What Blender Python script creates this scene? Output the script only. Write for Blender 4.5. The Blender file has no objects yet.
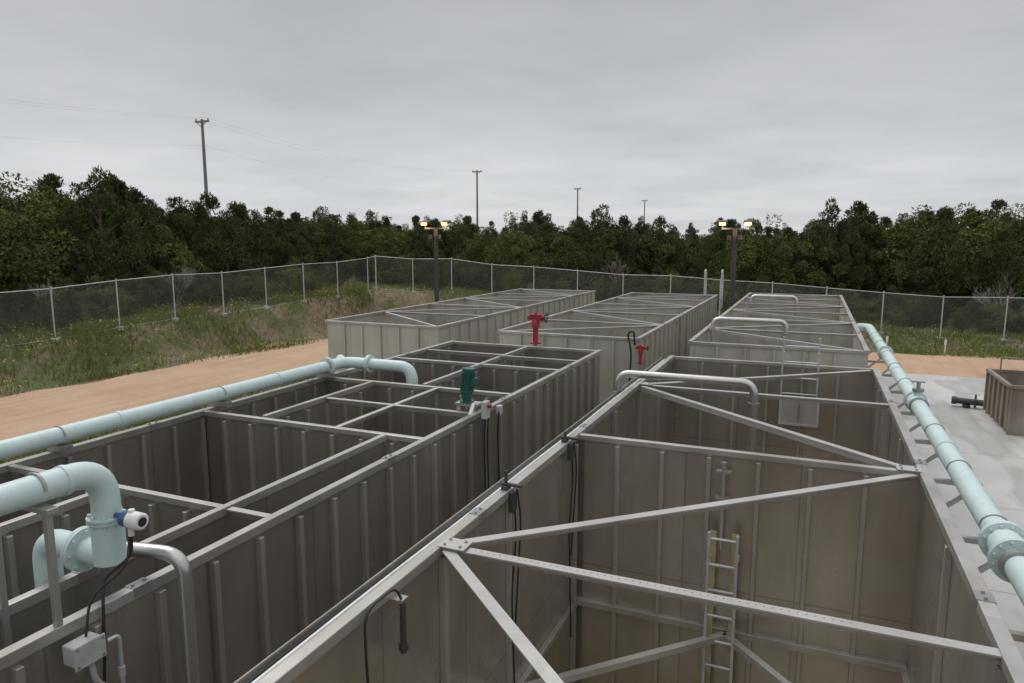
import bpy, math, random
import numpy as np
from mathutils import Vector
random.seed(7); rng=np.random.default_rng(7)
scene=bpy.context.scene
H=5.9

# ------------------------------------------------------------------ materials
def new_mat(name):
    m=bpy.data.materials.new(name); m.use_nodes=True
    nt=m.node_tree; b=nt.nodes['Principled BSDF']; return m,nt,b
def N(nt,t,**k):
    n=nt.nodes.new(t)
    for a,v in k.items(): setattr(n,a,v)
    return n
def noise(nt,vec,scale,detail=4,rough=.6):
    n=N(nt,'ShaderNodeTexNoise'); n.inputs['Scale'].default_value=scale
    n.inputs['Detail'].default_value=detail; n.inputs['Roughness'].default_value=rough
    nt.links.new(vec,n.inputs['Vector']); return n.outputs['Fac']
def mapping(nt,scale=(1,1,1),coord='Object'):
    tc=N(nt,'ShaderNodeTexCoord'); mp=N(nt,'ShaderNodeMapping'); mp.inputs['Scale'].default_value=scale
    nt.links.new(tc.outputs[coord],mp.inputs['Vector']); return mp.outputs['Vector']
def ramp(nt,fac,stops):
    r=N(nt,'ShaderNodeValToRGB'); cr=r.color_ramp
    while len(cr.elements)<len(stops): cr.elements.new(.5)
    for e,(p,c) in zip(cr.elements,stops):
        e.position=p; e.color=(c[0],c[1],c[2],1) if hasattr(c,'__len__') else (c,c,c,1)
    nt.links.new(fac,r.inputs['Fac']); return r.outputs['Color']
def mixc(nt,fac,a,b,mode='MIX'):
    m=N(nt,'ShaderNodeMix',data_type='RGBA',blend_type=mode)
    for sock,v in ((m.inputs[0],fac),(m.inputs[6],a),(m.inputs[7],b)):
        if hasattr(v,'is_output'): nt.links.new(v,sock)
        elif hasattr(v,'__len__'): sock.default_value=(v[0],v[1],v[2],1)
        else: sock.default_value=v
    return m.outputs[2]
def math_(nt,op,a,b=None):
    m=N(nt,'ShaderNodeMath',operation=op)
    for i,v in enumerate((a,b)):
        if v is None: continue
        if hasattr(v,'is_output'): nt.links.new(v,m.inputs[i])
        else: m.inputs[i].default_value=v
    return m.outputs[0]
def bump(nt,b,h,strength=.2,dist=.02):
    n=N(nt,'ShaderNodeBump'); n.inputs['Strength'].default_value=strength; n.inputs['Distance'].default_value=dist
    nt.links.new(h,n.inputs['Height']); nt.links.new(n.outputs['Normal'],b.inputs['Normal'])

def steel(name,base,metal=.5,rough=.45,contrast=.15,stain=.5,panel=.12,seam=False,scuff=.22):
    m,nt,b=new_mat(name)
    v1=mapping(nt,(1.6,1.6,.5)); v2=mapping(nt,(1,1,1)); v3=mapping(nt,(9,9,.35))
    s=noise(nt,v1,1.3,4,.55); big=noise(nt,v2,.8,5,.6); fine=noise(nt,v2,22,3,.6); drip=noise(nt,v3,1.0,3,.5)
    lo=[c*(1-contrast) for c in base]; hi=[min(1,c*(1+contrast)) for c in base]
    c=ramp(nt,s,[(.3,lo),(.72,hi)])
    c=mixc(nt,math_(nt,'MULTIPLY',ramp(nt,big,[(.45,0.0),(.75,1.0)]),stain),c,(base[0]*.74,base[1]*.64,base[2]*.50))
    c=mixc(nt,math_(nt,'MULTIPLY',ramp(nt,drip,[(.60,0.0),(.75,1.0)]),scuff),c,(base[0]*.6,base[1]*.55,base[2]*.48))
    sep=N(nt,'ShaderNodeSeparateXYZ'); nt.links.new(v2,sep.inputs[0])
    ux=math_(nt,'MULTIPLY',sep.outputs[0],.82); uy=math_(nt,'MULTIPLY',sep.outputs[1],.82)
    cx=N(nt,'ShaderNodeCombineXYZ')
    nt.links.new(math_(nt,'FLOOR',ux),cx.inputs[0]); nt.links.new(math_(nt,'FLOOR',uy),cx.inputs[1])
    wn=N(nt,'ShaderNodeTexWhiteNoise'); nt.links.new(cx.outputs[0],wn.inputs['Vector'])
    pv=math_(nt,'ADD',math_(nt,'MULTIPLY',wn.outputs['Value'],panel*2),1-panel)
    g_=N(nt,'ShaderNodeCombineColor')
    for i in range(3): nt.links.new(pv,g_.inputs[i])
    c=mixc(nt,1.0,c,g_.outputs[0],'MULTIPLY')
    if seam:
        ln=math_(nt,'MAXIMUM',math_(nt,'LESS_THAN',math_(nt,'FRACT',ux),.014),math_(nt,'LESS_THAN',math_(nt,'FRACT',uy),.014))
        ln=math_(nt,'MAXIMUM',ln,math_(nt,'LESS_THAN',math_(nt,'ABSOLUTE',math_(nt,'SUBTRACT',sep.outputs[2],1.95)),.008))
        c=mixc(nt,math_(nt,'MULTIPLY',ln,.5),c,(base[0]*.45,base[1]*.4,base[2]*.33))
        # pale yellow reflection near the bottom, painted into the plate colour
        wl=ramp(nt,math_(nt,'ADD',math_(nt,'MULTIPLY',sep.outputs[2],.25),math_(nt,'MULTIPLY',big,.12)),[(.22,.55),(.34,0.0)])
        c=mixc(nt,wl,c,(.50,.44,.31))
    nt.links.new(c,b.inputs['Base Color'])
    b.inputs['Metallic'].default_value=metal
    nt.links.new(math_(nt,'ADD',math_(nt,'MULTIPLY',big,.26),rough-.13),b.inputs['Roughness'])
    wav=noise(nt,v2,2.2,2,.4)
    bump(nt,b,math_(nt,'ADD',math_(nt,'MULTIPLY',fine,.12),math_(nt,'MULTIPLY',wav,3)),.28,.012)
    return m
M_wall=steel('steel_plate',(.45,.425,.39),.78,.30,.12,.6,.10,True)
M_rib=steel('steel_rib',(.43,.41,.38),.6,.38,.12,.4,.05)
M_beam=steel('steel_beam',(.50,.49,.47),.55,.4,.15,.45,.05)
M_rail=steel('steel_rail',(.43,.415,.39),.6,.40,.2,.55,.08)
M_outer=steel('steel_outer',(.47,.455,.40),.35,.48,.12,.4,.05,True)
M_floor=steel('tank_floor_bounce',(.42,.38,.29),.1,.35,.3,.5,.05)  # tan floor made brighter to bounce light up the tank walls
M_pipeS=steel('stainless_pipe',(.58,.565,.54),.85,.32,.1,.25,.02)
def simple(name,col,rough=.5,metal=0,var=.15,scale=6):
    m,nt,b=new_mat(name); v=mapping(nt)
    n=noise(nt,v,scale,5)
    c=ramp(nt,n,[(.3,[x*(1-var) for x in col]),(.7,[min(1,x*(1+var)) for x in col])])
    nt.links.new(c,b.inputs['Base Color']); b.inputs['Roughness'].default_value=rough; b.inputs['Metallic'].default_value=metal
    bump(nt,b,n,.08,.01)
    return m
def teal():
    m,nt,b=new_mat('pale_aqua_paint'); v=mapping(nt)
    n=noise(nt,v,3,6); n2=noise(nt,v,14,4); n3=noise(nt,v,5,5,.7)
    c=ramp(nt,n,[(.3,(.50,.63,.615)),(.7,(.58,.70,.685))])
    c=mixc(nt,math_(nt,'MULTIPLY',ramp(nt,n2,[(.56,0.0),(.72,1.0)]),.35),c,(.38,.41,.37))
    c=mixc(nt,math_(nt,'MULTIPLY',ramp(nt,n3,[(.55,0.0),(.75,1.0)]),.4),c,(.42,.50,.47))
    nt.links.new(c,b.inputs['Base Color']); b.inputs['Roughness'].default_value=.42; bump(nt,b,n2,.06,.005)
    return m
M_teal=teal()
M_bolt=simple('bolt_steel',(.35,.34,.33),.4,.7)
M_red=simple('red_paint',(.30,.02,.03),.45)
M_green=simple('green_paint',(.02,.10,.08),.4)
M_black=simple('black_rubber',(.018,.018,.018),.55)
M_dark=simple('dark_metal',(.045,.045,.046),.5)
M_grey=simple('grey_enclosure',(.42,.43,.42),.45)
M_white=simple('white_paint',(.70,.71,.70),.4)
M_blue=simple('blue_paint',(.04,.09,.22),.4)
M_yel=simple('tan_fibreglass',(.44,.38,.22),.55,0,.3)
M_galv=simple('galvanised',(.50,.51,.52),.45,.4)
M_pole=simple('weathered_pole',(.22,.21,.20),.8)
M_bark=simple('bark',(.09,.07,.055),.9,0,.4)
M_rust=steel('rusty_steel',(.27,.235,.20),.2,.6,.3,.8,.1)
def emis(name,col,s):
    m=bpy.data.materials.new(name); m.use_nodes=True; nt=m.node_tree
    b=nt.nodes['Principled BSDF']; b.inputs['Base Color'].default_value=(*col,1)
    b.inputs['Emission Color'].default_value=(*col,1); b.inputs['Emission Strength'].default_value=s
    return m
M_lamp=emis('lamp_lens',(1,.42,.16),3.6)

# ------------------------------------------------------------------ mesh builder
class MB:
    def __init__(s): s.v=[];s.f=[];s.sm=[]
    def add(s,vs,fs,smooth=False):
        o=len(s.v); s.v+= [tuple(p) for p in vs]
        for f in fs: s.f.append(tuple(i+o for i in f)); s.sm.append(smooth)
    def box(s,x0,x1,y0,y1,z0,z1):
        s.add([(x0,y0,z0),(x1,y0,z0),(x1,y1,z0),(x0,y1,z0),(x0,y0,z1),(x1,y0,z1),(x1,y1,z1),(x0,y1,z1)],
              [(0,3,2,1),(4,5,6,7),(0,1,5,4),(1,2,6,5),(2,3,7,6),(3,0,4,7)])
    def beam(s,a,b,w,h):
        a=Vector(a);b=Vector(b);d=(b-a).normalized()
        up=Vector((0,0,1)) if abs(d.z)<.95 else Vector((0,1,0))
        sd=d.cross(up).normalized()*w/2; u=sd.cross(d).normalized()*h/2
        vs=[]
        for p in (a,b):
            for q in (-sd-u,sd-u,sd+u,-sd+u): vs.append(p+q)
        s.add(vs,[(0,1,2,3),(7,6,5,4),(0,4,5,1),(1,5,6,2),(2,6,7,3),(3,7,4,0)])
    def angle(s,a,b,w,h,t=.012):
        a=Vector(a);b=Vector(b);d=(b-a).normalized();sd=d.cross(Vector((0,0,1))).normalized()
        s.beam(a-Vector((0,0,t/2)),b-Vector((0,0,t/2)),w,t)
        o=-sd*(w/2-t/2-.002)-Vector((0,0,t+(h-t)/2-.001))
        s.beam(a+o,b+o,t,h-t)
    def sweep(s,pts,r,n=18,cap=True):
        pts=[Vector(p) for p in pts]; T=[]
        for i in range(len(pts)):
            T.append((pts[min(i+1,len(pts)-1)]-pts[max(i-1,0)]).normalized())
        nrm=T[0].orthogonal().normalized(); vs=[]
        for i,p in enumerate(pts):
            nrm=(nrm-T[i]*nrm.dot(T[i])).normalized(); bn=T[i].cross(nrm)
            rr=r[i] if hasattr(r,'__len__') else r
            for k in range(n):
                a=2*math.pi*k/n; vs.append(p+(nrm*math.cos(a)+bn*math.sin(a))*rr)
        fs=[]
        for i in range(len(pts)-1):
            for k in range(n):
                fs.append((i*n+k,i*n+(k+1)%n,(i+1)*n+(k+1)%n,(i+1)*n+k))
        s.add(vs,fs,True)
        if cap:
            s.add([vs[k] for k in range(n)],[tuple(reversed(range(n)))])
            s.add([vs[(len(pts)-1)*n+k] for k in range(n)],[tuple(range(n))])
    def cyl(s,a,b,r,n=20): s.sweep([a,b],r,n)
    def flange(s,c,ax,r,t=.03,nb=10):
        c=Vector(c);ax=Vector(ax).normalized()
        s.cyl(c-ax*t,c-ax*.002,r,28); s.cyl(c+ax*.002,c+ax*t,r,28)
        o=ax.orthogonal().normalized();q=ax.cross(o)
        for k in range(nb):
            a=2*math.pi*k/nb; p=c+(o*math.cos(a)+q*math.sin(a))*(r*.85)
            s.cyl(p-ax*(t+.02),p+ax*(t+.02),.011,6)
    def obj(s,name,mat,parent=None,bevel=0):
        me=bpy.data.meshes.new(name); me.from_pydata(s.v,[],s.f)
        me.polygons.foreach_set('use_smooth',s.sm); me.materials.append(mat); me.update()
        o=bpy.data.objects.new(name,me); scene.collection.objects.link(o)
        if parent: o.parent=parent
        if bevel:
            m=o.modifiers.new('b','BEVEL'); m.width=bevel; m.segments=2; m.limit_method='ANGLE'; m.angle_limit=1.0
        return o
def fillet(pts,R,seg=7):
    pts=[Vector(p) for p in pts]; out=[pts[0]]
    for i in range(1,len(pts)-1):
        p=pts[i];a=(pts[i-1]-p);b=(pts[i+1]-p);r=min(R,a.length*.49,b.length*.49)
        a=p+a.normalized()*r;b=p+b.normalized()*r
        for k in range(seg+1):
            t=k/seg; out.append(a*(1-t)**2+p*(2*t*(1-t))*1.0+b*t*t)
    out.append(pts[-1]); return out
def empty(name,parent=None):
    e=bpy.data.objects.new(name,None); scene.collection.objects.link(e)
    if parent: e.parent=parent
    e.empty_display_size=.1
    return e

# ------------------------------------------------------------------ terrain
def sm(t): t=np.clip(t,0,1); return t*t*(3-2*t)
def fx(y): return np.interp(y,[-60,18,42,80],[-36,-32.2,-29.2,-29.2])
def fy(x): return np.interp(x,[-80,-29,6,60],[43,43,45.5,45.5])
def g(x,y):
    x=np.asarray(x,float);y=np.asarray(y,float)
    sl=sm((fx(y)+2.4-x)/2.6); sb=sm((y-fy(x)+2.6)/2.6)
    Hl=1.4+1.1*np.clip((y-18)/24,0,1)
    Hb=np.interp(x,[-28,6,40],[2.5,.6,.5])
    n=.10*np.sin(x*.9+1.3*np.sin(y*.5))*np.cos(y*.8)+.06*np.sin(x*2.3+y*1.7)
    h=np.maximum(sl*(Hl+n),sb*(Hb+n))
    beyond=np.maximum(np.maximum(fx(y)-x,0),np.maximum(y-fy(x),0))
    return -.12+h+.022*np.clip(beyond-4,0,110)
def gz(x,y): return float(g(x,y))
ax=np.concatenate([-np.geomspace(1500,60,14),np.arange(-58,40,.8),np.geomspace(42,1500,14)])
ay=np.concatenate([-np.geomspace(1500,30,12),np.arange(-28,62,.8),np.geomspace(64,1500,16)])
XX,YY=np.meshgrid(ax,ay); ZZ=g(XX,YY)
me=bpy.data.meshes.new('ground'); nx,ny=len(ax),len(ay)
vs=np.stack([XX.ravel(),YY.ravel(),ZZ.ravel()],1)
idx=np.arange(nx*ny).reshape(ny,nx)
fs=np.stack([idx[:-1,:-1].ravel(),idx[:-1,1:].ravel(),idx[1:,1:].ravel(),idx[1:,:-1].ravel()],1)
me.from_pydata(vs.tolist(),[],fs.tolist()); me.polygons.foreach_set('use_smooth',[True]*len(fs))
m,nt,b=new_mat('grass_soil'); v=mapping(nt)
n1=noise(nt,v,.35,6,.65); n2=noise(nt,v,3.5,6,.7)
gcol=ramp(nt,n2,[(.3,(.05,.06,.02)),(.55,(.09,.11,.035)),(.8,(.15,.15,.06))])
c=mixc(nt,ramp(nt,n1,[(.43,0.0),(.56,1.0)]),gcol,ramp(nt,n2,[(.3,(.14,.105,.07)),(.7,(.25,.19,.135))]))
nt.links.new(c,b.inputs['Base Color']); b.inputs['Roughness'].default_value=.95
bump(nt,b,n2,.6,.08); me.materials.append(m)
o=bpy.data.objects.new('ground',me); scene.collection.objects.link(o)

# dirt road
rp=fillet([(-24.6,-60,0),(-24.6,39,0),(70,39,0)],9,14)
dense=[]
for i in range(len(rp)-1):
    L=(rp[i+1]-rp[i]).length;k=max(1,int(L/.6))
    for j in range(k): dense.append(rp[i].lerp(rp[i+1],j/k))
mb=MB();vs=[];nc=13
for i,p in enumerate(dense):
    d=(dense[min(i+1,len(dense)-1)]-dense[max(i-1,0)]).normalized();s_=Vector((-d.y,d.x,0))
    wl=3.75+.25*math.sin(i*.31)+.18*math.sin(i*.83+1)+random.uniform(-.1,.1)
    wr=3.75+.22*math.sin(i*.27+2)+.2*math.sin(i*.71)+random.uniform(-.1,.1)
    for k in range(nc):
        t=k/(nc-1); q=p+s_*(wl*(1-t)-wr*t)
        rut=-.03*(math.exp(-((t-.34)/.06)**2)+math.exp(-((t-.64)/.06)**2))
        zz=max(-.105,gz(q.x,q.y)+.012)+ (.05*math.sin(t*math.pi))+rut*math.sin(t*math.pi)
        vs.append((q.x,q.y,zz))
mb.add(vs,[(i*nc+k,(i)*nc+k+1,(i+1)*nc+k+1,(i+1)*nc+k) for i in range(len(dense)-1) for k in range(nc-1)],True)
m,nt,b=new_mat('dirt'); v=mapping(nt); n1=noise(nt,v,.5,6,.6); n2=noise(nt,v,9,6,.75); n3=noise(nt,mapping(nt,(1.6,.12,1)),1.0,4,.5)
c=ramp(nt,n1,[(.3,(.37,.225,.135)),(.7,(.47,.31,.20))])
c=mixc(nt,ramp(nt,n2,[(.35,.0),(.75,.5)]),c,(.52,.39,.28))
c=mixc(nt,ramp(nt,n3,[(.5,.0),(.7,.55)]),c,(.32,.205,.13))
nt.links.new(c,b.inputs['Base Color']); b.inputs['Roughness'].default_value=.95; bump(nt,b,n2,.5,.03)
mb.obj('dirt_road',m)

# concrete pad
mb=MB(); mb.box(-14.6,18,-14,35.4,-.3,0)
m,nt,b=new_mat('concrete'); v=mapping(nt); n1=noise(nt,v,.45,6,.6); n2=noise(nt,v,12,5,.7)
c=ramp(nt,n1,[(.3,(.42,.42,.40)),(.7,(.55,.55,.53))])
c=mixc(nt,ramp(nt,n2,[(.5,.0),(.85,.35)]),c,(.35,.345,.32))
w1=noise(nt,mapping(nt,(.5,.12,1)),1.4,5,.5)
c=mixc(nt,ramp(nt,w1,[(.50,.0),(.57,.75),(.72,.15)]),c,(.31,.305,.285))
sep=N(nt,'ShaderNodeSeparateXYZ'); nt.links.new(v,sep.inputs[0])
jx=math_(nt,'LESS_THAN',math_(nt,'FRACT',math_(nt,'MULTIPLY',math_(nt,'ADD',sep.outputs[0],1.0),1/4.5)),.006)
jy=math_(nt,'LESS_THAN',math_(nt,'FRACT',math_(nt,'MULTIPLY',sep.outputs[1],1/4.5)),.006)
c=mixc(nt,math_(nt,'MULTIPLY',math_(nt,'MAXIMUM',jx,jy),.75),c,(.12,.12,.11))
nt.links.new(c,b.inputs['Base Color']); nt.links.new(math_(nt,'ADD',math_(nt,'MULTIPLY',n1,.5),.25),b.inputs['Roughness'])
bump(nt,b,n2,.15,.01)
mb.obj('concrete_pad',m,None,.02)

# ------------------------------------------------------------------ tanks
TZ=3.6
class Tank:
    def __init__(s,name='steel_treatment_tank',wallmat=M_wall,ribmat=M_rib):
        s.e=empty(name); s.pl=MB();s.rb=MB();s.rl=MB();s.bm=MB();s.bo=MB();s.fl=MB();s.wm=wallmat;s.rm=ribmat;s.c=0
    def wallX(s,y,x0,x1,rib=-1,sp=.5,z0=.0,z1=TZ-.03,rail=True,rw=.08,mid=True):
        s.pl.box(x0+.004,x1-.004,y-.008,y+.008,z0,z1-.02)
        s.c+=1;e=.0013*(s.c%5)
        if rail:
            s.rl.box(x0+.042,x1-.042,y-rw/2,y+rw/2,TZ-.07-e,TZ-.006-e)
        if rib:
            for sd in ((-1,1) if rib==2 else (rib,)):
                k=int((x1-x0)/sp);q=(x1-x0)/k
                for i in range(1,k):
                    x=x0+q*i
                    ya,yb=sorted((y+sd*.006,y+sd*.07)); s.rb.box(x-.025,x+.025,ya,yb,z0,z1-.07)
                if mid:
                    ya,yb=sorted((y+sd*.007,y+sd*.085)); s.rl.box(x0+.01,x1-.01,ya,yb,1.42,1.5)
    def wallY(s,x,y0,y1,rib=1,sp=.5,z0=.0,z1=TZ-.03,rail=True,rw=.08,ext=.04,mid=False,lip=0):
        s.pl.box(x-.008,x+.008,y0,y1,z0,z1-.02)
        s.c+=1;e=.0013*(s.c%5)
        if rail:
            s.rl.box(x-rw/2,x+rw/2,y0-ext,y1+ext,TZ-.075-e,TZ+.004-e)
            yy=y0+3.05
            while yy<y1-1:
                s.bo.box(x-rw/2-.006,x+rw/2+.006,yy-.07,yy+.07,TZ-.06,TZ+.009-e)
                for dy in (-.045,.045): s.bo.cyl((x,yy+dy,TZ),(x,yy+dy,TZ+.02),.012,6)
                yy+=3.05
        if rib:
            for sd in ((-1,1) if rib==2 else (rib,)):
                k=int((y1-y0)/sp);q=(y1-y0)/k
                for i in range(1,k):
                    y=y0+q*i
                    xa,xb=sorted((x+sd*.006,x+sd*.07)); s.rb.box(xa,xb,y-.025,y+.025,z0,z1-.07)
                if mid:
                    xa,xb=sorted((x+sd*.007,x+sd*.085)); s.rl.box(xa,xb,y0+.01,y1-.01,1.42,1.5)
    def beam(s,a,b,z=TZ-.012,w=.088,h=.075):
        s.c+=1;z-=.0017*(s.c%7)
        s.bm.angle((a[0],a[1],z),(b[0],b[1],z),w,h,.013)
    def gusset(s,x,y,r=.16):
        s.c+=1;z=TZ+.008+.001*(s.c%4); s.bm.box(x-r,x+r,y-r*.8,y+r*.8,z-.008,z)
        for dx in (-.6,.6):
            for dy in (-.45,.45): s.bo.cyl((x+dx*r,y+dy*r,z),(x+dx*r,y+dy*r,z+.014),.012,6)
    def floor(s,x0,x1,y0,y1): s.fl.box(x0,x1,y0,y1,.006,.03)
    def done(s):
        s.pl.obj('plates',s.wm,s.e); s.rb.obj('ribs',s.rm,s.e,.006); s.fl.obj('floor',M_floor,s.e)
        s.rl.obj('top_rails',M_rail,s.e,.006); s.bm.obj('braces',M_beam,s.e); s.bo.obj('splices',M_bolt,s.e)
        return s.e

XL,XR=-2.525,1.145
t=Tank()
t.floor(XL,XR,-4,14.1)
t.wallY(XL,-4,14.1,rib=-1,sp=.6,rw=.09); t.wallY(XR,-4,14.1,rib=1,sp=.6,rw=.10)
t.wallX(-4,XL,XR,rib=1); t.wallX(7.88,XL,XR,rib=-1,sp=.52); t.wallX(14.1,XL,XR,rib=-1,sp=.55)
t.rl.box(XL-.20,XL-.071,-4,14.1,TZ-.10,TZ-.088); t.rl.box(XL-.205,XL-.193,-4,14.1,TZ-.10,TZ-.04)
for y in (1.2,4.47,5.75,7.72,9.5,11.05,12.6):
    t.rb.box(XL+.007,XL+.07,y-.03,y+.03,.03,TZ-.1)
for y in (1.2,4.47,6.2,9.5,11.05,12.6):
    t.rb.box(XR-.06,XR-.007,y-.03,y+.03,.03,TZ-.1)
t.rl.box(XL+.008,XL+.075,1.3,7.85,1.42,1.49)
t.rl.box(XR-.075,XR-.008,1.3,7.85,1.42,1.49)
for y in (1.1,4.47,11.1): t.beam((XL+.05,y),(XR-.05,y))
t.beam((XL+.1,4.42),(XR-.1,1.2)); t.beam((XL+.1,4.56),(XR-.1,7.8)); t.beam((XR-.12,7.98),(XL+.1,11.0)); t.beam((XL+.1,11.2),(XR-.1,14.0))
t.beam((XR-.1,1.05),(XL+.1,-3.9))
for p in ((XL+.13,4.49),(XR-.14,7.9),(XL+.13,11.1),(XR-.13,1.1)): t.gusset(*p,r=.11)
for i in range(52):
    x=XL+.3+i*.05; t.rb.box(x,x+.014,4.475,4.487,TZ-.02,TZ-.005)
for b_ in ((XL+.03,5.9),(XR-.03,5.9)):
    t.bm.beam((-.69,7.74,1.46),(b_[0],b_[1],1.46),.08,.07)
t.bm.beam((XL+.03,5.82,1.46),(XR-.03,5.82,1.455),.07,.065)
t.done()
e=empty('conduit_run');mb=MB()
mb.sweep([(XL-.13,y,TZ-.07+.004*math.sin(y*2.1)) for y in np.arange(-4,14.1,.5)],.014,8); mb.obj('conduit',M_white,e)
mb=MB(); mb.sweep([(XL-.165+.008*math.sin(y*1.3),y,TZ-.075) for y in np.arange(-4,14.1,.4)],.010,8); mb.obj('cable',M_black,e)

def braced(x0,x1,y0,y1,stations,start=0,ribL=-1,ribR=1,wm=M_outer,parts=()):
    t=Tank('steel_treatment_tank',wm,wm)
    t.floor(x0,x1,y0,y1)
    t.wallY(x0,y0,y1,rib=ribL,sp=.6,rw=.1); t.wallY(x1,y0,y1,rib=ribR,sp=.6,rw=.1)
    t.wallX(y0,x0,x1,rib=-1,sp=.6,mid=False,rw=.1); t.wallX(y1,x0,x1,rib=1,sp=.6,mid=False)
    for y in parts: t.wallX(y,x0,x1,rib=-1,sp=.6)
    ys=[y0]+list(stations)+[y1]; fl=start
    for i,y in enumerate(ys):
        if 0<i<len(ys)-1 and y not in parts: t.beam((x0+.055,y),(x1-.055,y),w=.1)
        if i<len(ys)-1:
            a=(x0+.1,y+.1) if fl else (x1-.1,y+.1); b_=(x1-.1,ys[i+1]-.1) if fl else (x0+.1,ys[i+1]-.1)
            t.beam(a,b_,w=.09); fl=1-fl
    t.done()
braced(XL,XR,16.4,33,[19.2,22,24.8,27.6,30.3],0,parts=(22,))
braced(-7.4,-3.75,16.45,31.2,[19.4,22.3,25.3,28.2],1,parts=(25.3,))
braced(-13,-9.3,16.6,31.5,[19.6,22.6,25.5,28.5],0,parts=(22.6,))

t=Tank()
A,B=-7.6,-4.08
t.floor(A,B,-3,14.25)
t.wallY(A,-3,14.25,rib=-1,sp=.5,rw=.09); t.wallY(B,-3,14.25,rib=1,sp=.47,rw=.08)
t.wallX(-3,A,B,rib=1); t.wallX(14.25,A,B,rib=1,sp=.45)
t.wallX(4.4,A,-4.62,rib=-1,sp=.42,mid=False,rw=.07); t.wallX(6.95,A,B,rib=-1,sp=.42,mid=False); t.wallX(9.6,A,B,rib=-1,sp=.42,mid=False); t.wallX(11.8,A,B,rib=-1,sp=.42,mid=False)
t.wallX(1.9,A,-4.62,rib=-1,sp=.42,mid=False)
t.wallY(-4.62,-3,6.9,rib=0,rw=.07,ext=-.01); t.wallY(-6.6,7.0,9.55,rib=1,sp=.42,rw=.07,ext=-.04)
t.wallY(-5.7,9.65,14.2,rib=1,sp=.42,rw=.07,ext=-.04)
t.wallY(-6.0,1.95,4.35,rib=1,sp=.42,rw=.07,ext=-.04)
t.beam((-4.57,4.4),(B-.055,4.4),w=.07); t.beam((-4.57,2.0),(B-.055,2.0),w=.07); t.beam((-6.56,8.3),(B-.055,8.3),w=.07)
t.beam((-5.4,7.0),(-5.4,9.55),w=.07); t.beam((A+.06,13),(-5.74,13),w=.07); t.beam((-5.66,12.9),(B-.055,12.9),w=.07)
for y in np.arange(-2.5,14,.47): t.rb.box(A+.007,A+.06,y-.025,y+.025,.03,TZ-.1)
for y in np.arange(-2.5,14,.47): t.rb.box(B-.06,B-.007,y-.025,y+.025,.03,TZ-.1)
t.done()

# ------------------------------------------------------------------ ladders
def ladder(name,x,y,z0,z1,w=.42,rm=M_galv,back=None,out=-1,gap=.3):
    e=empty(name);mb=MB()
    for sx in (-w/2,w/2): mb.beam((x+sx,y,z0),(x+sx,y,z1),.03,.05)
    mb.obj('side_rails',rm,e)
    mb=MB();z=z0+.2
    while z<z1-.05:
        mb.cyl((x-w/2,y,z),(x+w/2,y,z),.017,10); z+=gap
    for zz in (z0+.3,z1-.3): 
        for sx in (-w/2,w/2): mb.beam((x+sx,y,zz),(x+sx,y-out*.2,zz),.04,.01)
    mb.obj('rungs',M_galv,e)
    if back:
        mb=MB()
        for sx in (-1,1): mb.box(x+sx*w*.40-w*.12,x+sx*w*.40+w*.12,y-out*.1-.006,y-out*.1+.006,z0,z1-.02)
        mb.obj('back_strips',back,e)
    return e
ladder('fixed_ladder',-.74,7.6,.05,2.72,.30,M_galv,M_yel)
e=empty('drop_pipe'); mb=MB(); mb.cyl((-.78,7.74,2.5),(-.78,7.74,3.49),.03,14); mb.obj('tube',M_pipeS,e)
mb=MB(); mb.box(-.86,-.70,7.71,7.80,3.05,3.08); mb.box(-.86,-.70,7.71,7.80,3.36,3.39); mb.obj('clamps',M_bolt,e)
ladder('fixed_ladder',-.12,13.93,2.55,4.12,.62,M_galv,None)
e=empty('hatch_frame'); mb=MB(); x0,x1,z0,z1,y=-.45,.25,2.45,3.0,13.90
mb.box(x0,x1,y-.012,y,z0,z0+.05);mb.box(x0,x1,y-.012,y,z1-.05,z1);mb.box(x0,x0+.05,y-.012,y,z0+.051,z1-.051);mb.box(x1-.05,x1,y-.012,y,z0+.051,z1-.051)
mb.obj('frame',M_galv,e)
mb=MB(); mb.box(x0+.04,x1-.04,y+.002,y+.01,z0+.04,z1-.04); mb.obj('panel',M_beam,e)
mb=MB(); mb.cyl((-.1,y-.03,z0+.12),(-.1,y-.03,z1-.12),.012,8); mb.obj('handle',M_bolt,e)

# ------------------------------------------------------------------ stainless overflow pipes
def upipe(x0,x1,y,z,r=.06,dropL=.4,dropR=2.2,name='stainless_pipe'):
    e=empty(name);mb=MB()
    mb.sweep(fillet([(x0,y,z-dropL),(x0,y,z),(x1,y,z),(x1,y,z-dropR)],.2,8),r,18)
    mb.obj('tube',M_pipeS,e)
    mb=MB()
    for xx in (x0,x1): mb.cyl((xx,y,z-.3),(xx,y,z-.33),r+.018,18)
    mb.obj('collars',M_bolt,e); return e
upipe(-2.75,-.70,10.72,3.82,.06,3.5,3.3)
upipe(-2.35,-.55,19.0,3.86,.065,.6,2.5)
upipe(-2.1,-.5,28.0,3.83,.065,.6,2.5)
e=empty('stainless_pipe');mb=MB()
mb.sweep(fillet([(-4.45,3.15,2.9),(-4.45,3.15,3.78),(-3.88,3.3,3.76),(-3.88,3.3,.1)],.16,8),.05,18); mb.obj('tube',M_pipeS,e)
mb=MB(); mb.cyl((-3.88,3.3,2.6),(-3.88,3.3,2.64),.066,18); mb.obj('collar',M_bolt,e)

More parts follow.
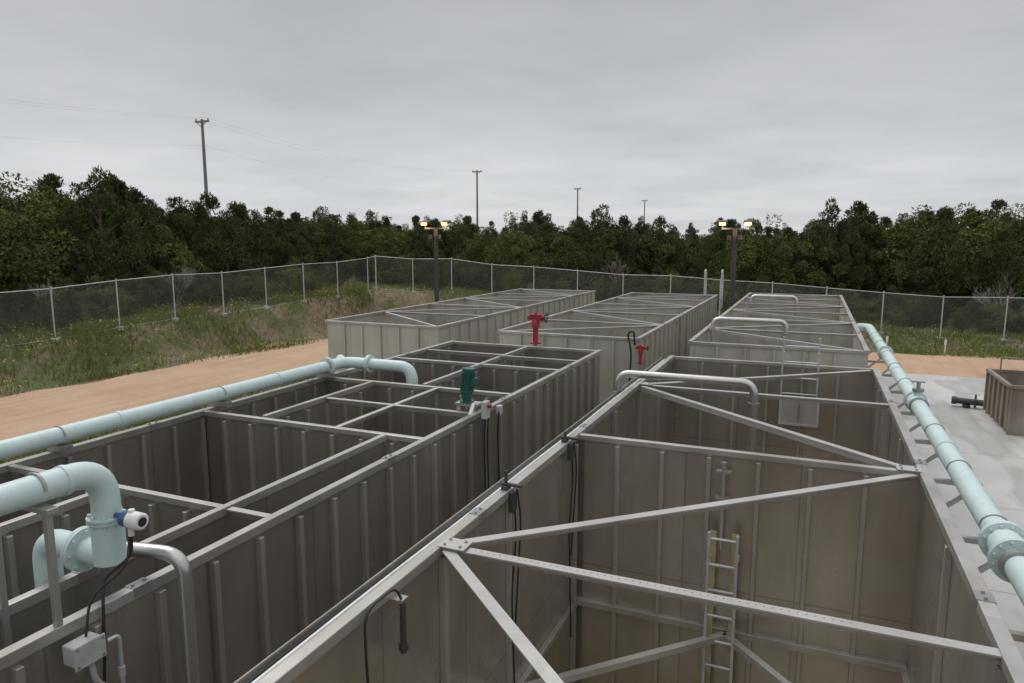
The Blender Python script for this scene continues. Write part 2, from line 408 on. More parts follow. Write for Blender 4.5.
# ------------------------------------------------------------------ pale aqua pipes
e=empty('header_pipe');mb=MB();px,pz=1.66,3.30;r=.115
mb.sweep(fillet([(px,-3,pz),(px,23.6,pz),(1.2,23.6,pz),(1.2,23.6,2.8)],.25,8),r,24)
for y in (2.4,9.9,15.6,20.6): mb.cyl((px,y,pz),(px,y+.05,pz),r+.012,24)
mb.flange((px,7.0,pz),(0,1,0),.19,.032,12); mb.flange((px,6.62,pz),(0,1,0),.19,.032,12)
mb.cyl((px,6.65,pz),(px,6.98,pz),.14,24)
mb.flange((px,12.9,pz),(0,1,0),.17,.03,12); mb.cyl((px,12.5,pz),(px,12.86,pz),.14,24)
mb.flange((px,18.3,pz),(0,1,0),.17,.03,12)
mb.sweep([(px,12.7,pz),(px,12.7,pz+.24)],.06,14)
mb.obj('tube',M_teal,e)
mb=MB()
for y in (12.46,13.0,6.45): mb.cyl((px,y,pz),(px,y+.06,pz),r+.028,24)
mb.cyl((px,12.7,pz+.2),(px,12.7,pz+.25),.085,16)
mb.cyl((px,12.7,pz+.25),(px,12.7,pz+.36),.03,10); mb.cyl((px-.09,12.7,pz+.36),(px+.09,12.7,pz+.36),.014,8)
mb.obj('couplings',M_bolt,e)
mb=MB()
for y in np.arange(-1.4,23,1.75):
    mb.beam((XR+.09,y,pz-.15),(1.9,y,pz-.15),.06,.05); mb.beam((XR+.09,y,pz-.75),(1.84,y,pz-.19),.05,.04)
    mb.box(XR+.076,XR+.09,y-.09,y+.09,pz-.85,pz-.08)
    mb.sweep([(px+.122*math.cos(a),y,pz+.122*math.sin(a)) for a in np.linspace(0,math.pi,11)],.008,6)
mb.obj('support_brackets',M_rail,e)
e=empty('header_pipe');mb=MB();px,pz=-7.52,3.78;r=.098
mb.sweep(fillet([(px,-4,pz),(px,10.05,pz),(-6.15,10.05,pz),(-6.15,10.05,3.1)],.24,8),r,24)
for y in (2.0,5.6,8.3): mb.cyl((px,y,pz),(px,y+.05,pz),r+.012,24)
mb.flange((px,9.55,pz),(0,1,0),.155,.025,10); mb.flange((-7.0,10.05,pz),(1,0,0),.155,.025,10)
mb.sweep([(px,10.0,pz),(px-.25,10.25,pz)],.085,18)
mb.obj('tube',M_teal,e)
mb=MB()
for y in np.arange(-2,9.6,2.3):
    mb.box(px-.16,px+.16,y-.04,y+.04,TZ+.006,TZ+.08)
    mb.sweep([(px+.106*math.cos(a),y,pz+.106*math.sin(a)) for a in np.linspace(0,math.pi,11)],.008,6)
mb.obj('saddles',M_bolt,e)
e=empty('riser_pipe');mb=MB();r=.088
mb.sweep(fillet([(-4.17,-2,4.44),(-4.17,2.98,4.44),(-4.17,2.98,3.93),],.22,9),r,28)
mb.cyl((-4.17,2.98,4.1),(-4.17,2.98,3.80),r+.012,28)
mb.sweep(fillet([(-4.17,2.98,4.0),(-4.17,2.98,3.84),(-4.82,2.98,3.84),(-4.82,2.98,2.6)],.16,9),r,28)
mb.flange((-4.42,2.98,3.84),(1,0,0),.15,.024,8)
mb.flange((-4.17,2.98,4.10),(0,0,1),.12,.018,8)
for y in (1.0,2.70): mb.cyl((-4.17,y,4.44),(-4.17,y+.03,4.44),r+.008,28)
mb.obj('tube',M_teal,e)
mb=MB()
mb.box(-4.62,-4.575,2.52,2.565,3.0,4.31); mb.box(-4.09,-4.05,2.52,2.56,TZ,4.31)
mb.box(-4.66,-4.02,2.51,2.58,4.31,4.345)
mb.obj('support_frame',M_rail,e,.004)
mb=MB(); mb.sweep([(-4.17+.097*math.cos(a),2.55,4.44+.097*math.sin(a)) for a in np.linspace(0,math.pi,11)],.009,6)
mb.obj('pipe_strap',M_bolt,e)
e=empty('flow_transmitter');mb=MB()
mb.cyl((-4.10,2.98,4.13),(-3.98,2.99,4.13),.02,12); mb.cyl((-3.99,2.97,4.13),(-3.93,2.97,4.13),.052,24); mb.obj('housing',M_blue,e,.006)
mb=MB(); mb.sweep([(-3.93,2.97,4.13),(-3.84,2.97,4.13),(-3.83,2.97,4.13)],[.056,.056,.044],24); mb.cyl((-3.94,2.97,4.08),(-3.94,2.97,4.02),.018,10); mb.cyl((-3.92,2.97,4.18),(-3.92,2.97,4.2),.02,10); mb.obj('display_cap',M_white,e)
mb=MB(); mb.cyl((-3.832,2.97,4.13),(-3.826,2.97,4.13),.03,20); mb.obj('display_glass',M_black,e)
mb=MB(); mb.sweep(fillet([(-3.94,2.97,4.03),(-3.95,2.97,3.88),(-4.08,2.85,3.75),(-4.02,2.8,3.66),(-3.98,2.75,3.3),(-3.97,2.68,2.7)],.1,6),.010,8)
mb.sweep(fillet([(-3.96,2.97,4.03),(-3.9,2.9,3.85),(-4.0,2.7,3.72),(-3.95,2.62,3.5)],.1,6),.008,8); mb.obj('cable',M_black,e)
e=empty('junction_box');mb=MB(); mb.box(-4.0,-3.88,2.50,2.68,3.38,3.51); mb.obj('enclosure',M_grey,e,.012)
mb=MB(); mb.box(-3.88,-3.87,2.49,2.69,3.37,3.52); mb.obj('lid',M_grey,e,.006)
mb=MB()
for dy in (2.51,2.67):
    for dz in (3.39,3.50): mb.cyl((-3.872,dy,dz),(-3.864,dy,dz),.007,8)
mb.obj('screws',M_bolt,e)
mb=MB(); mb.sweep(fillet([(-3.93,2.74,3.42),(-3.93,2.82,3.42),(-3.93,2.82,2.0)],.05),.014,10); mb.sweep(fillet([(-3.93,2.62,3.38),(-3.92,2.64,3.2),(-3.9,2.74,3.1),(-3.9,2.74,1.5)],.06),.018,10)
mb.cyl((-3.9,2.74,3.1),(-3.9,2.74,3.0),.03,12); mb.cyl((-3.93,2.82,3.2),(-3.93,2.82,3.14),.022,12); mb.obj('conduits',M_galv,e)

# ------------------------------------------------------------------ mixer motor (green)
e=empty('mixer_motor');bx,by=-4.30,8.45
mb=MB(); mb.cyl((bx,by,3.86),(bx+.03,by,4.12),.08,24)
for k in range(16):
    a=2*math.pi*k/16; mb.beam((bx+.083*math.cos(a),by+.083*math.sin(a),3.88),(bx+.03+.083*math.cos(a),by+.083*math.sin(a),4.10),.012,.02)
mb.cyl((bx+.03,by,4.12),(bx+.033,by,4.17),.09,24); mb.cyl((bx,by,3.84),(bx,by,3.87),.10,24)
mb.box(bx+.08,bx+.16,by-.05,by+.05,3.93,4.04)
mb.sweep([(bx,by,3.70),(bx,by,3.84)],[.055,.085],20); mb.cyl((bx,by,3.69),(bx,by,3.715),.10,20); mb.obj('body',M_green,e)
mb=MB(); mb.cyl((bx,by,1.0),(bx,by,3.7),.028,12); mb.box(bx-.14,bx+.2,by-.10,by+.10,3.655,3.69); mb.box(bx-.12,bx-.06,by-.08,by+.08,3.5,3.655)
mb.cyl((bx+.14,by-.06,3.69),(bx+.14,by-.2,3.52),.04,14); mb.obj('mount',M_pipeS,e)
e=empty('control_station');mb=MB(); mb.box(-4.0,-3.92,8.27,8.40,3.52,3.76); mb.box(-4.0,-3.93,8.75,8.85,3.47,3.60); mb.obj('enclosures',M_grey,e,.01)
mb=MB(); mb.cyl((-3.92,8.33,3.70),(-3.88,8.33,3.70),.03,16); mb.obj('stop_button',M_red,e)
mb=MB()
for dy,z1 in ((0,1.9),(.1,2.3),(.45,1.5)):
    mb.sweep(fillet([(-3.95,8.3+dy,3.52),(-3.96,8.28+dy,3.2),(-3.93,8.25+dy,2.6),(-3.95,8.3+dy,z1-1.4)],.2,6),.011,8)
mb.obj('cables',M_black,e)

# ------------------------------------------------------------------ red valve actuators
def actuator(x,y,z,s=1.0,name='valve_actuator'):
    e=empty(name);mb=MB()
    mb.cyl((x,y,z),(x,y,z+.03*s),.12*s,24); mb.cyl((x,y,z+.03*s),(x,y,z+.40*s),.06*s,18); mb.cyl((x,y,z+.37*s),(x,y,z+.40*s),.10*s,24)
    mb.sweep([(x,y,z+.40*s),(x,y,z+.54*s),(x,y,z+.57*s)],[.085*s,.085*s,.05*s],22)
    mb.box(x-.13*s,x+.15*s,y-.07*s,y+.07*s,z+.52*s,z+.66*s)
    mb.cyl((x-.18*s,y,z+.59*s),(x+.2*s,y,z+.59*s),.055*s,18); mb.cyl((x,y,z+.65*s),(x,y,z+.70*s),.03*s,12)
    mb.obj('body',M_red,e)
    mb=MB(); pts=[(x+.25*s,y+.10*s*math.cos(a),z+.59*s+.10*s*math.sin(a)) for a in np.linspace(0,2*math.pi,21)]
    mb.sweep(pts,.012*s,8,False); mb.cyl((x+.2*s,y,z+.59*s),(x+.26*s,y,z+.59*s),.015*s,8)
    mb.beam((x+.25*s,y-.10*s,z+.59*s),(x+.25*s,y+.10*s,z+.59*s),.015,.015); mb.beam((x+.25*s,y,z+.49*s),(x+.25*s,y,z+.69*s),.015,.015)
    mb.obj('handwheel',M_dark,e)
    mb=MB(); mb.cyl((x,y,z-1.5),(x,y,z),.04*s,12); mb.obj('stem',M_bolt,e)
actuator(-5.62,14.45,3.62,1.0)
actuator(-3.66,16.30,3.0,.65)
e=empty('fire_hose'); mb=MB()
mb.sweep(fillet([(-3.78,16.2,3.45),(-3.8,16.15,3.8),(-3.95,16.15,3.75),(-3.85,16.15,3.3),(-3.9,16.2,2.2)],.15,8),.022,10); mb.obj('hose',M_black,e)

e=empty('level_sensor'); mb=MB(); mb.cyl((XL+.12,3.75,3.14),(XL+.12,3.75,3.50),.022,14); mb.cyl((XL+.12,3.75,3.16),(XL+.12,3.75,3.2),.034,14); mb.obj('probe',M_dark,e)
mb=MB(); mb.sweep(fillet([(XL+.12,3.75,3.5),(XL+.1,3.7,3.63),(XL+.06,3.4,3.6),(XL+.1,3.35,3.3),(XL+.12,3.4,2.4)],.12,8),.009,8); mb.obj('cable',M_black,e)
mb=MB(); mb.box(XL+.0,XL+.14,3.71,3.79,3.51,3.53); mb.obj('bracket',M_bolt,e)
def post(x,y,dz=.32):
    e=empty('conduit_post');mb=MB(); mb.box(x-.03,x+.03,y-.05,y+.05,3.605,3.64); mb.cyl((x,y,3.62),(x,y,3.62+dz),.016,10); mb.box(x+.045,x+.09,y-.05,y+.05,3.4,3.59); mb.cyl((x-.05,y,3.65),(x+.16,y,3.65),.018,10)
    mb.obj('fitting',M_dark,e)
    mb=MB(); mb.sweep(fillet([(x+.07,y,3.6),(x+.10,y+.02,3.2),(x+.07,y-.03,2.6),(x+.1,y,1.2)],.2,6),.009,8)
    mb.sweep(fillet([(x+.09,y+.05,3.6),(x+.12,y+.08,3.3),(x+.07,y+.06,2.2)],.2,6),.009,8); mb.obj('cables',M_black,e)
post(XL,5.75,.16); post(XL,7.45,.1)
e=empty('access_rail');mb=MB()
for xx in (-4.25,-3.55): mb.sweep(fillet([(xx,30.9,3.0),(xx,30.9,4.65),(xx,31.35,4.65),(xx,31.35,3.0)],.15,6),.03,10)
mb.obj('hoops',M_galv,e)

# ------------------------------------------------------------------ flood light poles
def flood(x,y,top):
    e=empty('light_pole');mb=MB()
    z0=gz(x,y) if not(-14.6<x<18 and y<35.4) else 0
    mb.sweep([(x,y,z0),(x,y,top)],[.13,.10],16); mb.cyl((x,y,z0),(x,y,z0+.05),.25,16)
    mb.box(x-.62,x+.62,y-.04,y+.04,top-.02,top+.05); mb.box(x-.35,x+.35,y-.04,y+.04,top-.62,top-.55)
    for dx in (-.58,.58): mb.cyl((x+dx,y,top+.05),(x+dx,y,top+.2),.03,8)
    mb.cyl((x-.25,y-.1,top-.52),(x-.25,y-.1,top-.3),.10,12); mb.cyl((x+.25,y-.1,top-.52),(x+.25,y-.1,top-.3),.10,12)
    mb.obj('mast',M_dark,e)
    hb=MB();ln=MB()
    for dx in (-.58,.58):
        hb.beam((x+dx,y-.14,top+.27),(x+dx,y+.18,top+.37),.42,.12)
        ln.beam((x+dx,y-.19,top+.225),(x+dx,y-.145,top+.245),.30,.12)
    hb.obj('lamp_heads',M_dark,e,.02); ln.obj('lamp_lenses',M_lamp,e)
    for dx in (-.58,.58):
        l=bpy.data.lights.new('lamp','SPOT'); l.energy=60; l.color=(1,.62,.34); l.spot_size=2.2; l.shadow_soft_size=.15
        lo=bpy.data.objects.new('lamp',l); scene.collection.objects.link(lo); lo.parent=e
        lo.location=(x+dx,y-.3,top+.18); lo.rotation_euler=(math.radians(40),0,0)
flood(-17.6,31.3,6.5); flood(-3.5,35.0,6.45)

# ------------------------------------------------------------------ utility poles + wires
P=[(-78,-5),(-74.5,71),(-71,145.6),(-66.3,204.8),(-61.7,275)]
for i,(x,y) in enumerate(P):
    e=empty('utility_pole');mb=MB(); z0=gz(x,y)
    mb.sweep([(x,y,z0),(x,y,21.6)],[.28,.17],12)
    mb.box(x-1.15,x+1.15,y-.12,y+.12,21.2,21.42)
    mb.beam((x-.8,y-.15,21.2),(x,y-.15,20.6),.07,.07); mb.beam((x+.8,y-.15,21.2),(x,y-.15,20.6),.07,.07)
    for dx in (-1.05,1.05): mb.cyl((x+dx,y,21.42),(x+dx,y,21.7),.08,8)
    mb.obj('pole',M_pole,e)
mb=MB()
for i in range(len(P)-1):
    for dx,zz,sg in ((-1.05,21.7,2.2),(1.05,21.7,2.2),(0,18.3,2.4)):
        pts=[]
        for k in range(17):
            t_=k/16; pts.append((P[i][0]*(1-t_)+P[i+1][0]*t_+dx,P[i][1]*(1-t_)+P[i+1][1]*t_,zz-sg*4*t_*(1-t_)))
        mb.sweep(pts,.008,4)
mb.obj('power_lines',M_galv)

# ------------------------------------------------------------------ fence
pts=[]
for y in np.arange(-24,42.9,3.0): pts.append((float(fx(y)),float(y)))
pts.append((-29.2,43.0))
for x in np.arange(-26.2,50,3.0): pts.append((float(x),float(fy(x))))
e=empty('chain_link_fence'); mp=MB();mr=MB();mk=MB()
vs=[];fs=[];uv=[];u=0
for i,(x,y) in enumerate(pts):
    z=gz(x,y); mp.cyl((x,y,z-.2),(x,y,z+2.42),.036 if (x,y)!=(-29.2,43.0) else .055,8); mp.cyl((x,y,z+2.42),(x,y,z+2.47),.045,8)
    mk.cyl((x,y,z-.1),(x,y,z+.10),.18,10)
    if i<len(pts)-1:
        x2,y2=pts[i+1];z2=gz(x2,y2)
        mr.cyl((x,y,z+2.38),(x2,y2,z2+2.38),.022,6)
        mr.cyl((x,y,z+.06),(x2,y2,z2+.06),.008,5)
        L=math.hypot(x2-x,y2-y);o=len(vs)
        vs+=[(x,y,z+.03),(x2,y2,z2+.03),(x2,y2,z2+2.38),(x,y,z+2.38)]; fs.append((o,o+1,o+2,o+3)); uv+=[(u,0),(u+L,0),(u+L,2.35),(u,2.35)]; u+=L
mp.obj('posts',M_galv,e);mr.obj('rails',M_galv,e);mk.obj('footings',simple('footing_concrete',(.45,.45,.43),.9),e)
me=bpy.data.meshes.new('mesh_fabric'); me.from_pydata(vs,[],fs); ul=me.uv_layers.new(name='UVMap')
for i,l in enumerate(ul.data): l.uv=uv[i]
m=bpy.data.materials.new('chain_link'); m.use_nodes=True; nt=m.node_tree; b=nt.nodes['Principled BSDF']; b.inputs['Base Color'].default_value=(.36,.37,.37,1); b.inputs['Roughness'].default_value=.5;b.inputs['Metallic'].default_value=.3
tc=N(nt,'ShaderNodeTexCoord'); sp=N(nt,'ShaderNodeSeparateXYZ'); nt.links.new(tc.outputs['UV'],sp.inputs[0])
k=1/.085
a1=math_(nt,'LESS_THAN',math_(nt,'FRACT',math_(nt,'MULTIPLY',math_(nt,'ADD',sp.outputs[0],sp.outputs[1]),k)),.055)
a2=math_(nt,'LESS_THAN',math_(nt,'FRACT',math_(nt,'MULTIPLY',math_(nt,'SUBTRACT',sp.outputs[0],sp.outputs[1]),k)),.055)
nt.links.new(math_(nt,'MAXIMUM',a1,a2),b.inputs['Alpha'])
me.materials.append(m); o=bpy.data.objects.new('mesh_fabric',me); scene.collection.objects.link(o); o.parent=e

# ------------------------------------------------------------------ steel bin on pad, pipe stub
e=empty('steel_bin');pl=MB();rb=MB()
x0,x1,y0,y1,zt=5.75,9.6,25.2,28.2,1.45
for a in ((x0,x1,y0,y0+.02),(x0,x1,y1-.02,y1),(x0,x0+.02,y0+.02,y1-.02),(x1-.02,x1,y0+.02,y1-.02)): pl.box(*a,.12,zt)
pl.box(x0+.02,x1-.02,y0+.02,y1-.02,.13,.16)
for x in np.arange(x0,x1+.01,(x1-x0)/6): rb.box(x-.04,x+.04,y0-.07,y0,.1,zt-.02)
for y in np.arange(y0,y1+.01,(y1-y0)/5): rb.box(x0-.07,x0,y-.04,y+.04,.1,zt-.02)
rb.box(x0-.08,x1+.08,y0-.08,y0+.04,zt,zt+.1);rb.box(x0-.08,x1+.08,y1-.04,y1+.08,zt,zt+.1);rb.box(x0-.08,x0+.04,y0+.041,y1-.041,zt-.002,zt+.098);rb.box(x1-.04,x1+.08,y0+.041,y1-.041,zt-.002,zt+.098)
rb.box(x0,x1,y0,y0+.15,.0,.12);rb.box(x0,x1,y1-.15,y1,.0,.12)
for x in (x0+.3,x0+1.2,x1-.3): rb.cyl((x,y1-.1,zt+.1),(x,y1-.1,zt+.55),.025,8)
rb.cyl((x0+.3,y1-.1,zt+.52),(x1-.3,y1-.1,zt+.52),.025,8)
pl.obj('walls',M_rust,e);rb.obj('frame',M_rust,e,.008)
e=empty('pipe_valve');mb=MB()
mb.cyl((5.0,28.9,.22),(5.9,28.7,.22),.11,18); mb.flange((5.55,28.78,.22),(1,-.2,0),.2,.03,8); mb.cyl((5.0,28.9,.22),(4.85,28.93,.22),.14,18); mb.box(5.2,5.4,28.7,29,0,.12); mb.cyl((5.55,28.78,.22),(5.55,28.78,.5),.03,8)
mb.obj('body',M_dark,e)
for x,y in ((6.6,42.4),(3.9,42.6)):
    e=empty('marker_stake');mb=MB();z=gz(x,y); mb.beam((x,y,z),(x,y,z+.9),.05,.03); mb.box(x-.06,x+.06,y-.02,y-.012,z+.6,z+.88); mb.obj('stake',M_white,e)

# ------------------------------------------------------------------ foliage
def leaf_mat(name,stops):
    m=bpy.data.materials.new(name); m.use_nodes=True; nt=m.node_tree; nt.nodes.clear()
    out=N(nt,'ShaderNodeOutputMaterial'); at=N(nt,'ShaderNodeAttribute',attribute_name='shade')
    oi=N(nt,'ShaderNodeObjectInfo')
    f=math_(nt,'ADD',math_(nt,'MULTIPLY',at.outputs['Fac'],.6),math_(nt,'MULTIPLY',oi.outputs['Random'],.4))
    c=ramp(nt,f,stops); d=N(nt,'ShaderNodeBsdfDiffuse')
    nt.links.new(c,d.inputs[0]); nt.links.new(d.outputs[0],out.inputs[0]); return m
M_jun=leaf_mat('juniper_foliage',[(0,(.046,.056,.026)),(.5,(.074,.093,.038)),(1,(.12,.14,.058))])
M_oak=leaf_mat('oak_foliage',[(0,(.065,.085,.030)),(.5,(.105,.135,.045)),(1,(.17,.20,.07))])
M_haze=leaf_mat('hazed_foliage',[(0,(.07,.085,.055)),(.5,(.10,.122,.075)),(1,(.14,.162,.09))])  # distance haze put into the leaf colours as a paler tint
M_grass=leaf_mat('grass_blades',[(0,(.17,.13,.08)),(.25,(.14,.135,.055)),(.6,(.135,.18,.05)),(1,(.24,.28,.08))])
def tris(cent,dirs,size,wid):
    n=len(cent); r=rng.normal(size=(n,3)); s_=np.cross(dirs,r); s_/=np.linalg.norm(s_,axis=1,keepdims=True)+1e-9
    a=cent-s_*wid[:,None]/2; b_=cent+s_*wid[:,None]/2; c=cent+dirs*size[:,None]
    return np.stack([a,b_,c],1).reshape(-1,3)
def mesh_tris(name,V,shade,mat,trunk=None):
    n=len(V)//3; me=bpy.data.meshes.new(name)
    F=np.arange(n*3).reshape(n,3)
    vv=V.tolist(); ff=F.tolist(); nt_=0
    if trunk: 
        off=len(vv); vv+=[tuple(p) for p in trunk.v]; ff+=[tuple(i+off for i in f) for f in trunk.f]; nt_=len(trunk.f)
    me.from_pydata(vv,[],ff); me.materials.append(mat); me.materials.append(M_bark)
    mi=[0]*n+[1]*nt_; me.polygons.foreach_set('material_index',mi)
    at=me.attributes.new('shade','FLOAT','POINT'); sh=np.zeros(len(vv)); sh[:n*3]=np.repeat(shade,3); at.data.foreach_set('value',sh)
    me.update(); return me
def make_tree(seed,w,kind):
    r=np.random.default_rng(seed); tr=MB(); h=7.0; C=[];D=[];S=[];Wd=[];SH=[]
    ncl=95 if kind=='j' else 80
    lean=[(r.normal()*.5,r.normal()*.5) for _ in range(3)]
    tr.sweep([(0,0,-.4),(lean[0][0]*.3,lean[0][1]*.3,h*.35),(lean[0][0],lean[0][1],h*.85)],[.17,.12,.03],7,False)
    lob=r.uniform(.65,1.3,8); ltop=r.uniform(.78,1.0,8)
    for i in range(ncl):
        t=r.uniform(.04,1)**(.9); a=r.uniform(0,2*math.pi); li=int(a/(2*math.pi)*8)%8
        if kind=='j': prof=(1-t**2.8)**.65*(.75+.25*min(1,t*4))
        else: prof=max(.05,math.sin(math.pi*min(1,max(.02,(t-.12)/.88)))**.55) if t>.15 else .25
        R=w*prof*lob[li]*(r.uniform(.3,1.0)**.6)
        c=np.array([R*math.cos(a)+lean[0][0]*t,R*math.sin(a)+lean[0][1]*t,h*t*.94*(ltop[li] if R>.4 else 1)+.1])
        cs=r.uniform(.34,.66)*(1-.3*t) if kind=='j' else r.uniform(.4,.7)
        if i%4==0: tr.sweep([(lean[0][0]*t*.7,lean[0][1]*t*.7,max(.2,c[2]-1.0)),tuple(c)],[.05,.015],5,False)
        k=125
        q=r.normal(size=(k,3)); q/=np.linalg.norm(q,axis=1,keepdims=True); rad=r.uniform(.3,1,k)**.5
        p=c+q*rad[:,None]*cs*np.array([1,1,1.25 if kind=='j' else .8])
        d=q*.7+np.array([0,0,.7 if kind=='j' else .1])+r.normal(size=(k,3))*.4; d/=np.linalg.norm(d,axis=1,keepdims=True)
        C.append(p);D.append(d);S.append(r.uniform(.11,.25,k));Wd.append(r.uniform(.06,.12,k))
        SH.append(np.clip(r.uniform(.1,.85)+r.normal(size=k)*.12+(.12*q[:,2]),0,1))
    C=np.concatenate(C);D=np.concatenate(D)
    V=tris(C,D,np.concatenate(S),np.concatenate(Wd))
    return mesh_tris('tree_mesh',V,np.concatenate(SH),M_jun if kind=='j' else M_oak,tr)
TJ=[make_tree(100+i,w,'j') for i,w in enumerate((2.0,2.4,2.8,1.8,3.0,2.2))]
TO=[make_tree(200+i,w,'o') for i,w in enumerate((2.4,2.8,2.1))]
TF=[]
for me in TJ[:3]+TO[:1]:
    c=me.copy(); c.materials[0]=M_haze; TF.append(c)
root=empty('juniper_tree_line')
def inst(me,x,y,s,sz,z=None):
    o=bpy.data.objects.new('tree',me); scene.collection.objects.link(o); o.parent=root
    o.location=(x,y,(gz(x,y) if z is None else z)-.1); o.scale=(s,s,sz); o.rotation_euler=(0,0,random.uniform(0,6.28))
def hf(x,y):
    az=math.degrees(math.atan2(x,y))
    return float(np.interp(az,[-75,-62,-52,-48,-40,-30,-10,-4,0,6,12,17,22,30],[8.2,8.3,8.1,6.6,6.3,5.9,5.9,6.3,7.6,8.2,8.3,7.6,7.0,7.0]))
cnt=0
def plant(x0,x1,y0,y1,st,dmin,dmax,hs=1.0,pj=.8,far=False):
    global cnt
    for x in np.arange(x0,x1,st):
        for y in np.arange(y0,y1,st):
            xx=x+random.uniform(-.5,.5)*st;yy=y+random.uniform(-.5,.5)*st
            dl=fx(yy)-xx; db=yy-fy(xx); d=max(dl,db)
            if d<dmin or d>=dmax: continue
            az=math.degrees(math.atan2(xx,yy))
            if az<-76 or az>38 : continue
            f=random.uniform(.66,1.05)*hf(xx,yy)/7.0*hs
            if random.random()<.08: f*=1.12
            me=random.choice(TF) if far else (random.choice(TJ) if random.random()<pj else random.choice(TO))
            inst(me,xx,yy,f*random.uniform(.85,1.2),f); cnt+=1
plant(-60,44,0,72,3.4,6.0,22,1.0,.76)
plant(-90,60,0,100,6.0,22,48,.98)
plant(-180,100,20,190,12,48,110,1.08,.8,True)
for i in range(210):
    if random.random()<.35: y=random.uniform(5,44); x=fx(y)-random.uniform(2.5,7)
    else: x=random.uniform(-32,36); y=fy(x)+random.uniform(2.5,7)
    s=random.uniform(.15,.40); inst(random.choice(TO+TJ),float(x),float(y),s*1.3,s)
print('trees',cnt)

dead=simple('dead_wood',(.26,.23,.20),.9)
def bare(x,y,h,seed):
    r=random.Random(seed);e=empty('bare_tree');mb=MB();z=gz(x,y)
    def br(p,d,L,rad,lv):
        q=p+d*L; mb.sweep([p,q],[rad,rad*.6],5,False)
        if lv==0: return
        for _ in range(3):
            nd=(d+Vector((r.uniform(-.7,.7),r.uniform(-.7,.7),r.uniform(-.2,.5)))).normalized(); br(p.lerp(q,r.uniform(.6,1)),nd,L*r.uniform(.6,.8),rad*.6,lv-1)
    for k in range(3): br(Vector((x,y,z-.1)),Vector((r.uniform(-.4,.4),r.uniform(-.4,.4),1)).normalized(),h*.33,.07,4)
    mb.obj('branches',dead,e)
bare(-35.6,19.8,4.2,3); bare(-36.0,23.5,3.2,11); bare(-35.0,30.5,3.4,5); bare(-13,49.6,4.2,8); bare(10.5,50.3,4.0,9)

def scatter(n,fn,hlo,hhi,wid,bias=0):
    P_=[fn() for _ in range(n)]
    P_=np.array(P_); z=g(P_[:,0],P_[:,1])
    cl=np.sin(P_[:,0]*1.1+2*np.sin(P_[:,1]*.6))*np.sin(P_[:,1]*.9+P_[:,0]*.3)
    cl2=np.sin(P_[:,0]*.45+1.7*np.sin(P_[:,1]*.31))*np.cos(P_[:,1]*.37)
    keep=(rng.uniform(size=n)<np.clip(.75+.75*cl2,.08,1))
    P_=P_[keep];z=z[keep];cl=cl[keep];cl2=cl2[keep]
    cent=np.stack([P_[:,0],P_[:,1],z-.02],1); n=len(cent)
    d=rng.normal(size=(n,3))*.35+np.array([0,0,1]); d/=np.linalg.norm(d,axis=1,keepdims=True)
    s_=rng.uniform(hlo,hhi,n)*(1+.45*cl); w=rng.uniform(.5,1.3,n)*wid
    sh=np.clip(.46+.2*cl+.25*cl2+rng.normal(size=n)*.2+bias,0,1)
    return tris(cent,d,s_,w),sh
def fl(): y=random.uniform(2,44); return float(fx(y))+random.uniform(-6,3.6),y
def fb(): x=random.uniform(-30,30); return x,float(fy(x))+random.uniform(-3.3,5)
def fs_(): return random.uniform(-20.9,-14.7)if random.random()<.3 else random.gauss(-20.4,.35),random.uniform(2,36)
def fe(): return -28.6+random.gauss(0,.25),random.uniform(2,36)
def fc(): return random.uniform(-20,-14.7),random.uniform(30,35.0)
Vs=[];Ss=[]
for a in ((76000,fl,.14,.46,.042,-.02),(64000,fb,.14,.46,.042,.06),(26000,fs_,.08,.26,.03,.12),(4000,fe,.06,.2,.035,.1),(5000,fc,.1,.3,.035,.1)):
    V,S_=scatter(*a); Vs.append(V);Ss.append(S_)
me=mesh_tris('grass',np.concatenate(Vs),np.concatenate(Ss),M_grass)
o=bpy.data.objects.new('grass',me); scene.collection.objects.link(o)
M_fl=simple('yellow_petals',(.60,.45,.04),.7)
P_=[]
for i in range(6200):
    x,y=fl() if i%3 else fb()
    if math.sin(x*.8)*math.sin(y*.5+1)>-.35: P_.append((x,y,gz(x,y)+random.uniform(.22,.46)))
P_=np.array(P_); d=rng.normal(size=P_.shape); d/=np.linalg.norm(d,axis=1,keepdims=True)
V=tris(P_,d,rng.uniform(.04,.10,len(P_)),rng.uniform(.04,.09,len(P_)))
me=mesh_tris('wildflowers',V,np.zeros(len(P_)),M_fl); o=bpy.data.objects.new('wildflowers',me); scene.collection.objects.link(o)

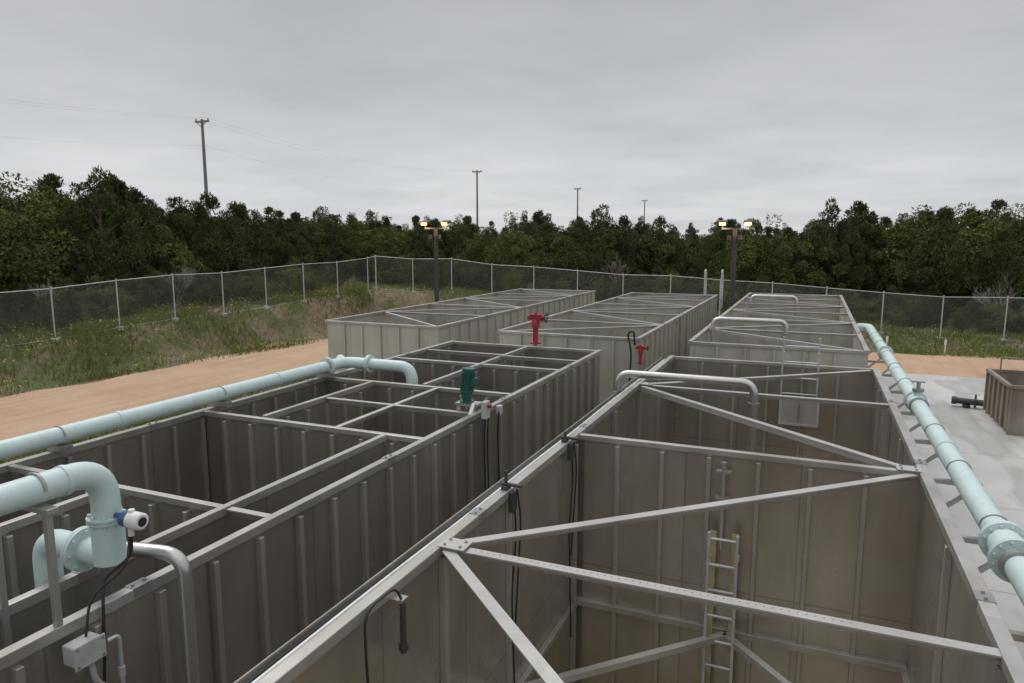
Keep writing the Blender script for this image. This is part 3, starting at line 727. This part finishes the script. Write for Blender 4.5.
# ------------------------------------------------------------------ sky / light
w=bpy.data.worlds.new('World'); scene.world=w; w.use_nodes=True; nt=w.node_tree; bg=nt.nodes['Background']
sk=N(nt,'ShaderNodeTexSky',sky_type='NISHITA'); sk.sun_disc=False; sk.sun_elevation=math.radians(58); sk.sun_rotation=math.radians(-60)
tc=N(nt,'ShaderNodeTexCoord'); sp=N(nt,'ShaderNodeSeparateXYZ'); nt.links.new(tc.outputs['Generated'],sp.inputs[0])
zc=math_(nt,'ADD',math_(nt,'MAXIMUM',sp.outputs[2],0.0),.10)
cb=N(nt,'ShaderNodeCombineXYZ'); nt.links.new(math_(nt,'DIVIDE',sp.outputs[0],zc),cb.inputs[0]); nt.links.new(math_(nt,'DIVIDE',sp.outputs[1],zc),cb.inputs[1])
n1=noise(nt,cb.outputs[0],.55,5,.55); n2=noise(nt,cb.outputs[0],1.6,4,.5)
el=ramp(nt,sp.outputs[2],[(0,(.66,.675,.69)),(.06,(.66,.675,.69)),(.16,(.585,.595,.61)),(.32,(.45,.46,.48)),(.55,(.85,.86,.88)),(1,(1.08,1.08,1.10))])
nn=math_(nt,'ADD',math_(nt,'MULTIPLY',n1,.75),math_(nt,'MULTIPLY',n2,.25))
cl=ramp(nt,nn,[(.32,(.84,.85,.87)),(.66,(1.14,1.135,1.13))])
c=mixc(nt,1.0,el,cl,'MULTIPLY')
sc=mixc(nt,1.0,sk.outputs[0],(.08,.08,.08),'MULTIPLY')
c=mixc(nt,.95,sc,c)
nt.links.new(c,bg.inputs[0]); bg.inputs[1].default_value=1.0
l=bpy.data.lights.new('sun','SUN'); l.energy=1.25; l.angle=math.radians(35); l.color=(1,.98,.95)
lo=bpy.data.objects.new('sun',l); scene.collection.objects.link(lo)
lo.rotation_euler=(math.radians(32),0,math.radians(60+180))

cam=bpy.data.cameras.new('camera'); co=bpy.data.objects.new('camera',cam); scene.collection.objects.link(co)
cam.lens=24.6; cam.sensor_width=36; cam.clip_end=4000; cam.clip_start=.05
co.location=(0,0,H); co.rotation_euler=(math.radians(90-8.2),0,math.radians(23.2)); scene.camera=co
scene.view_settings.view_transform='Standard'; scene.view_settings.look='None'; scene.view_settings.exposure=0
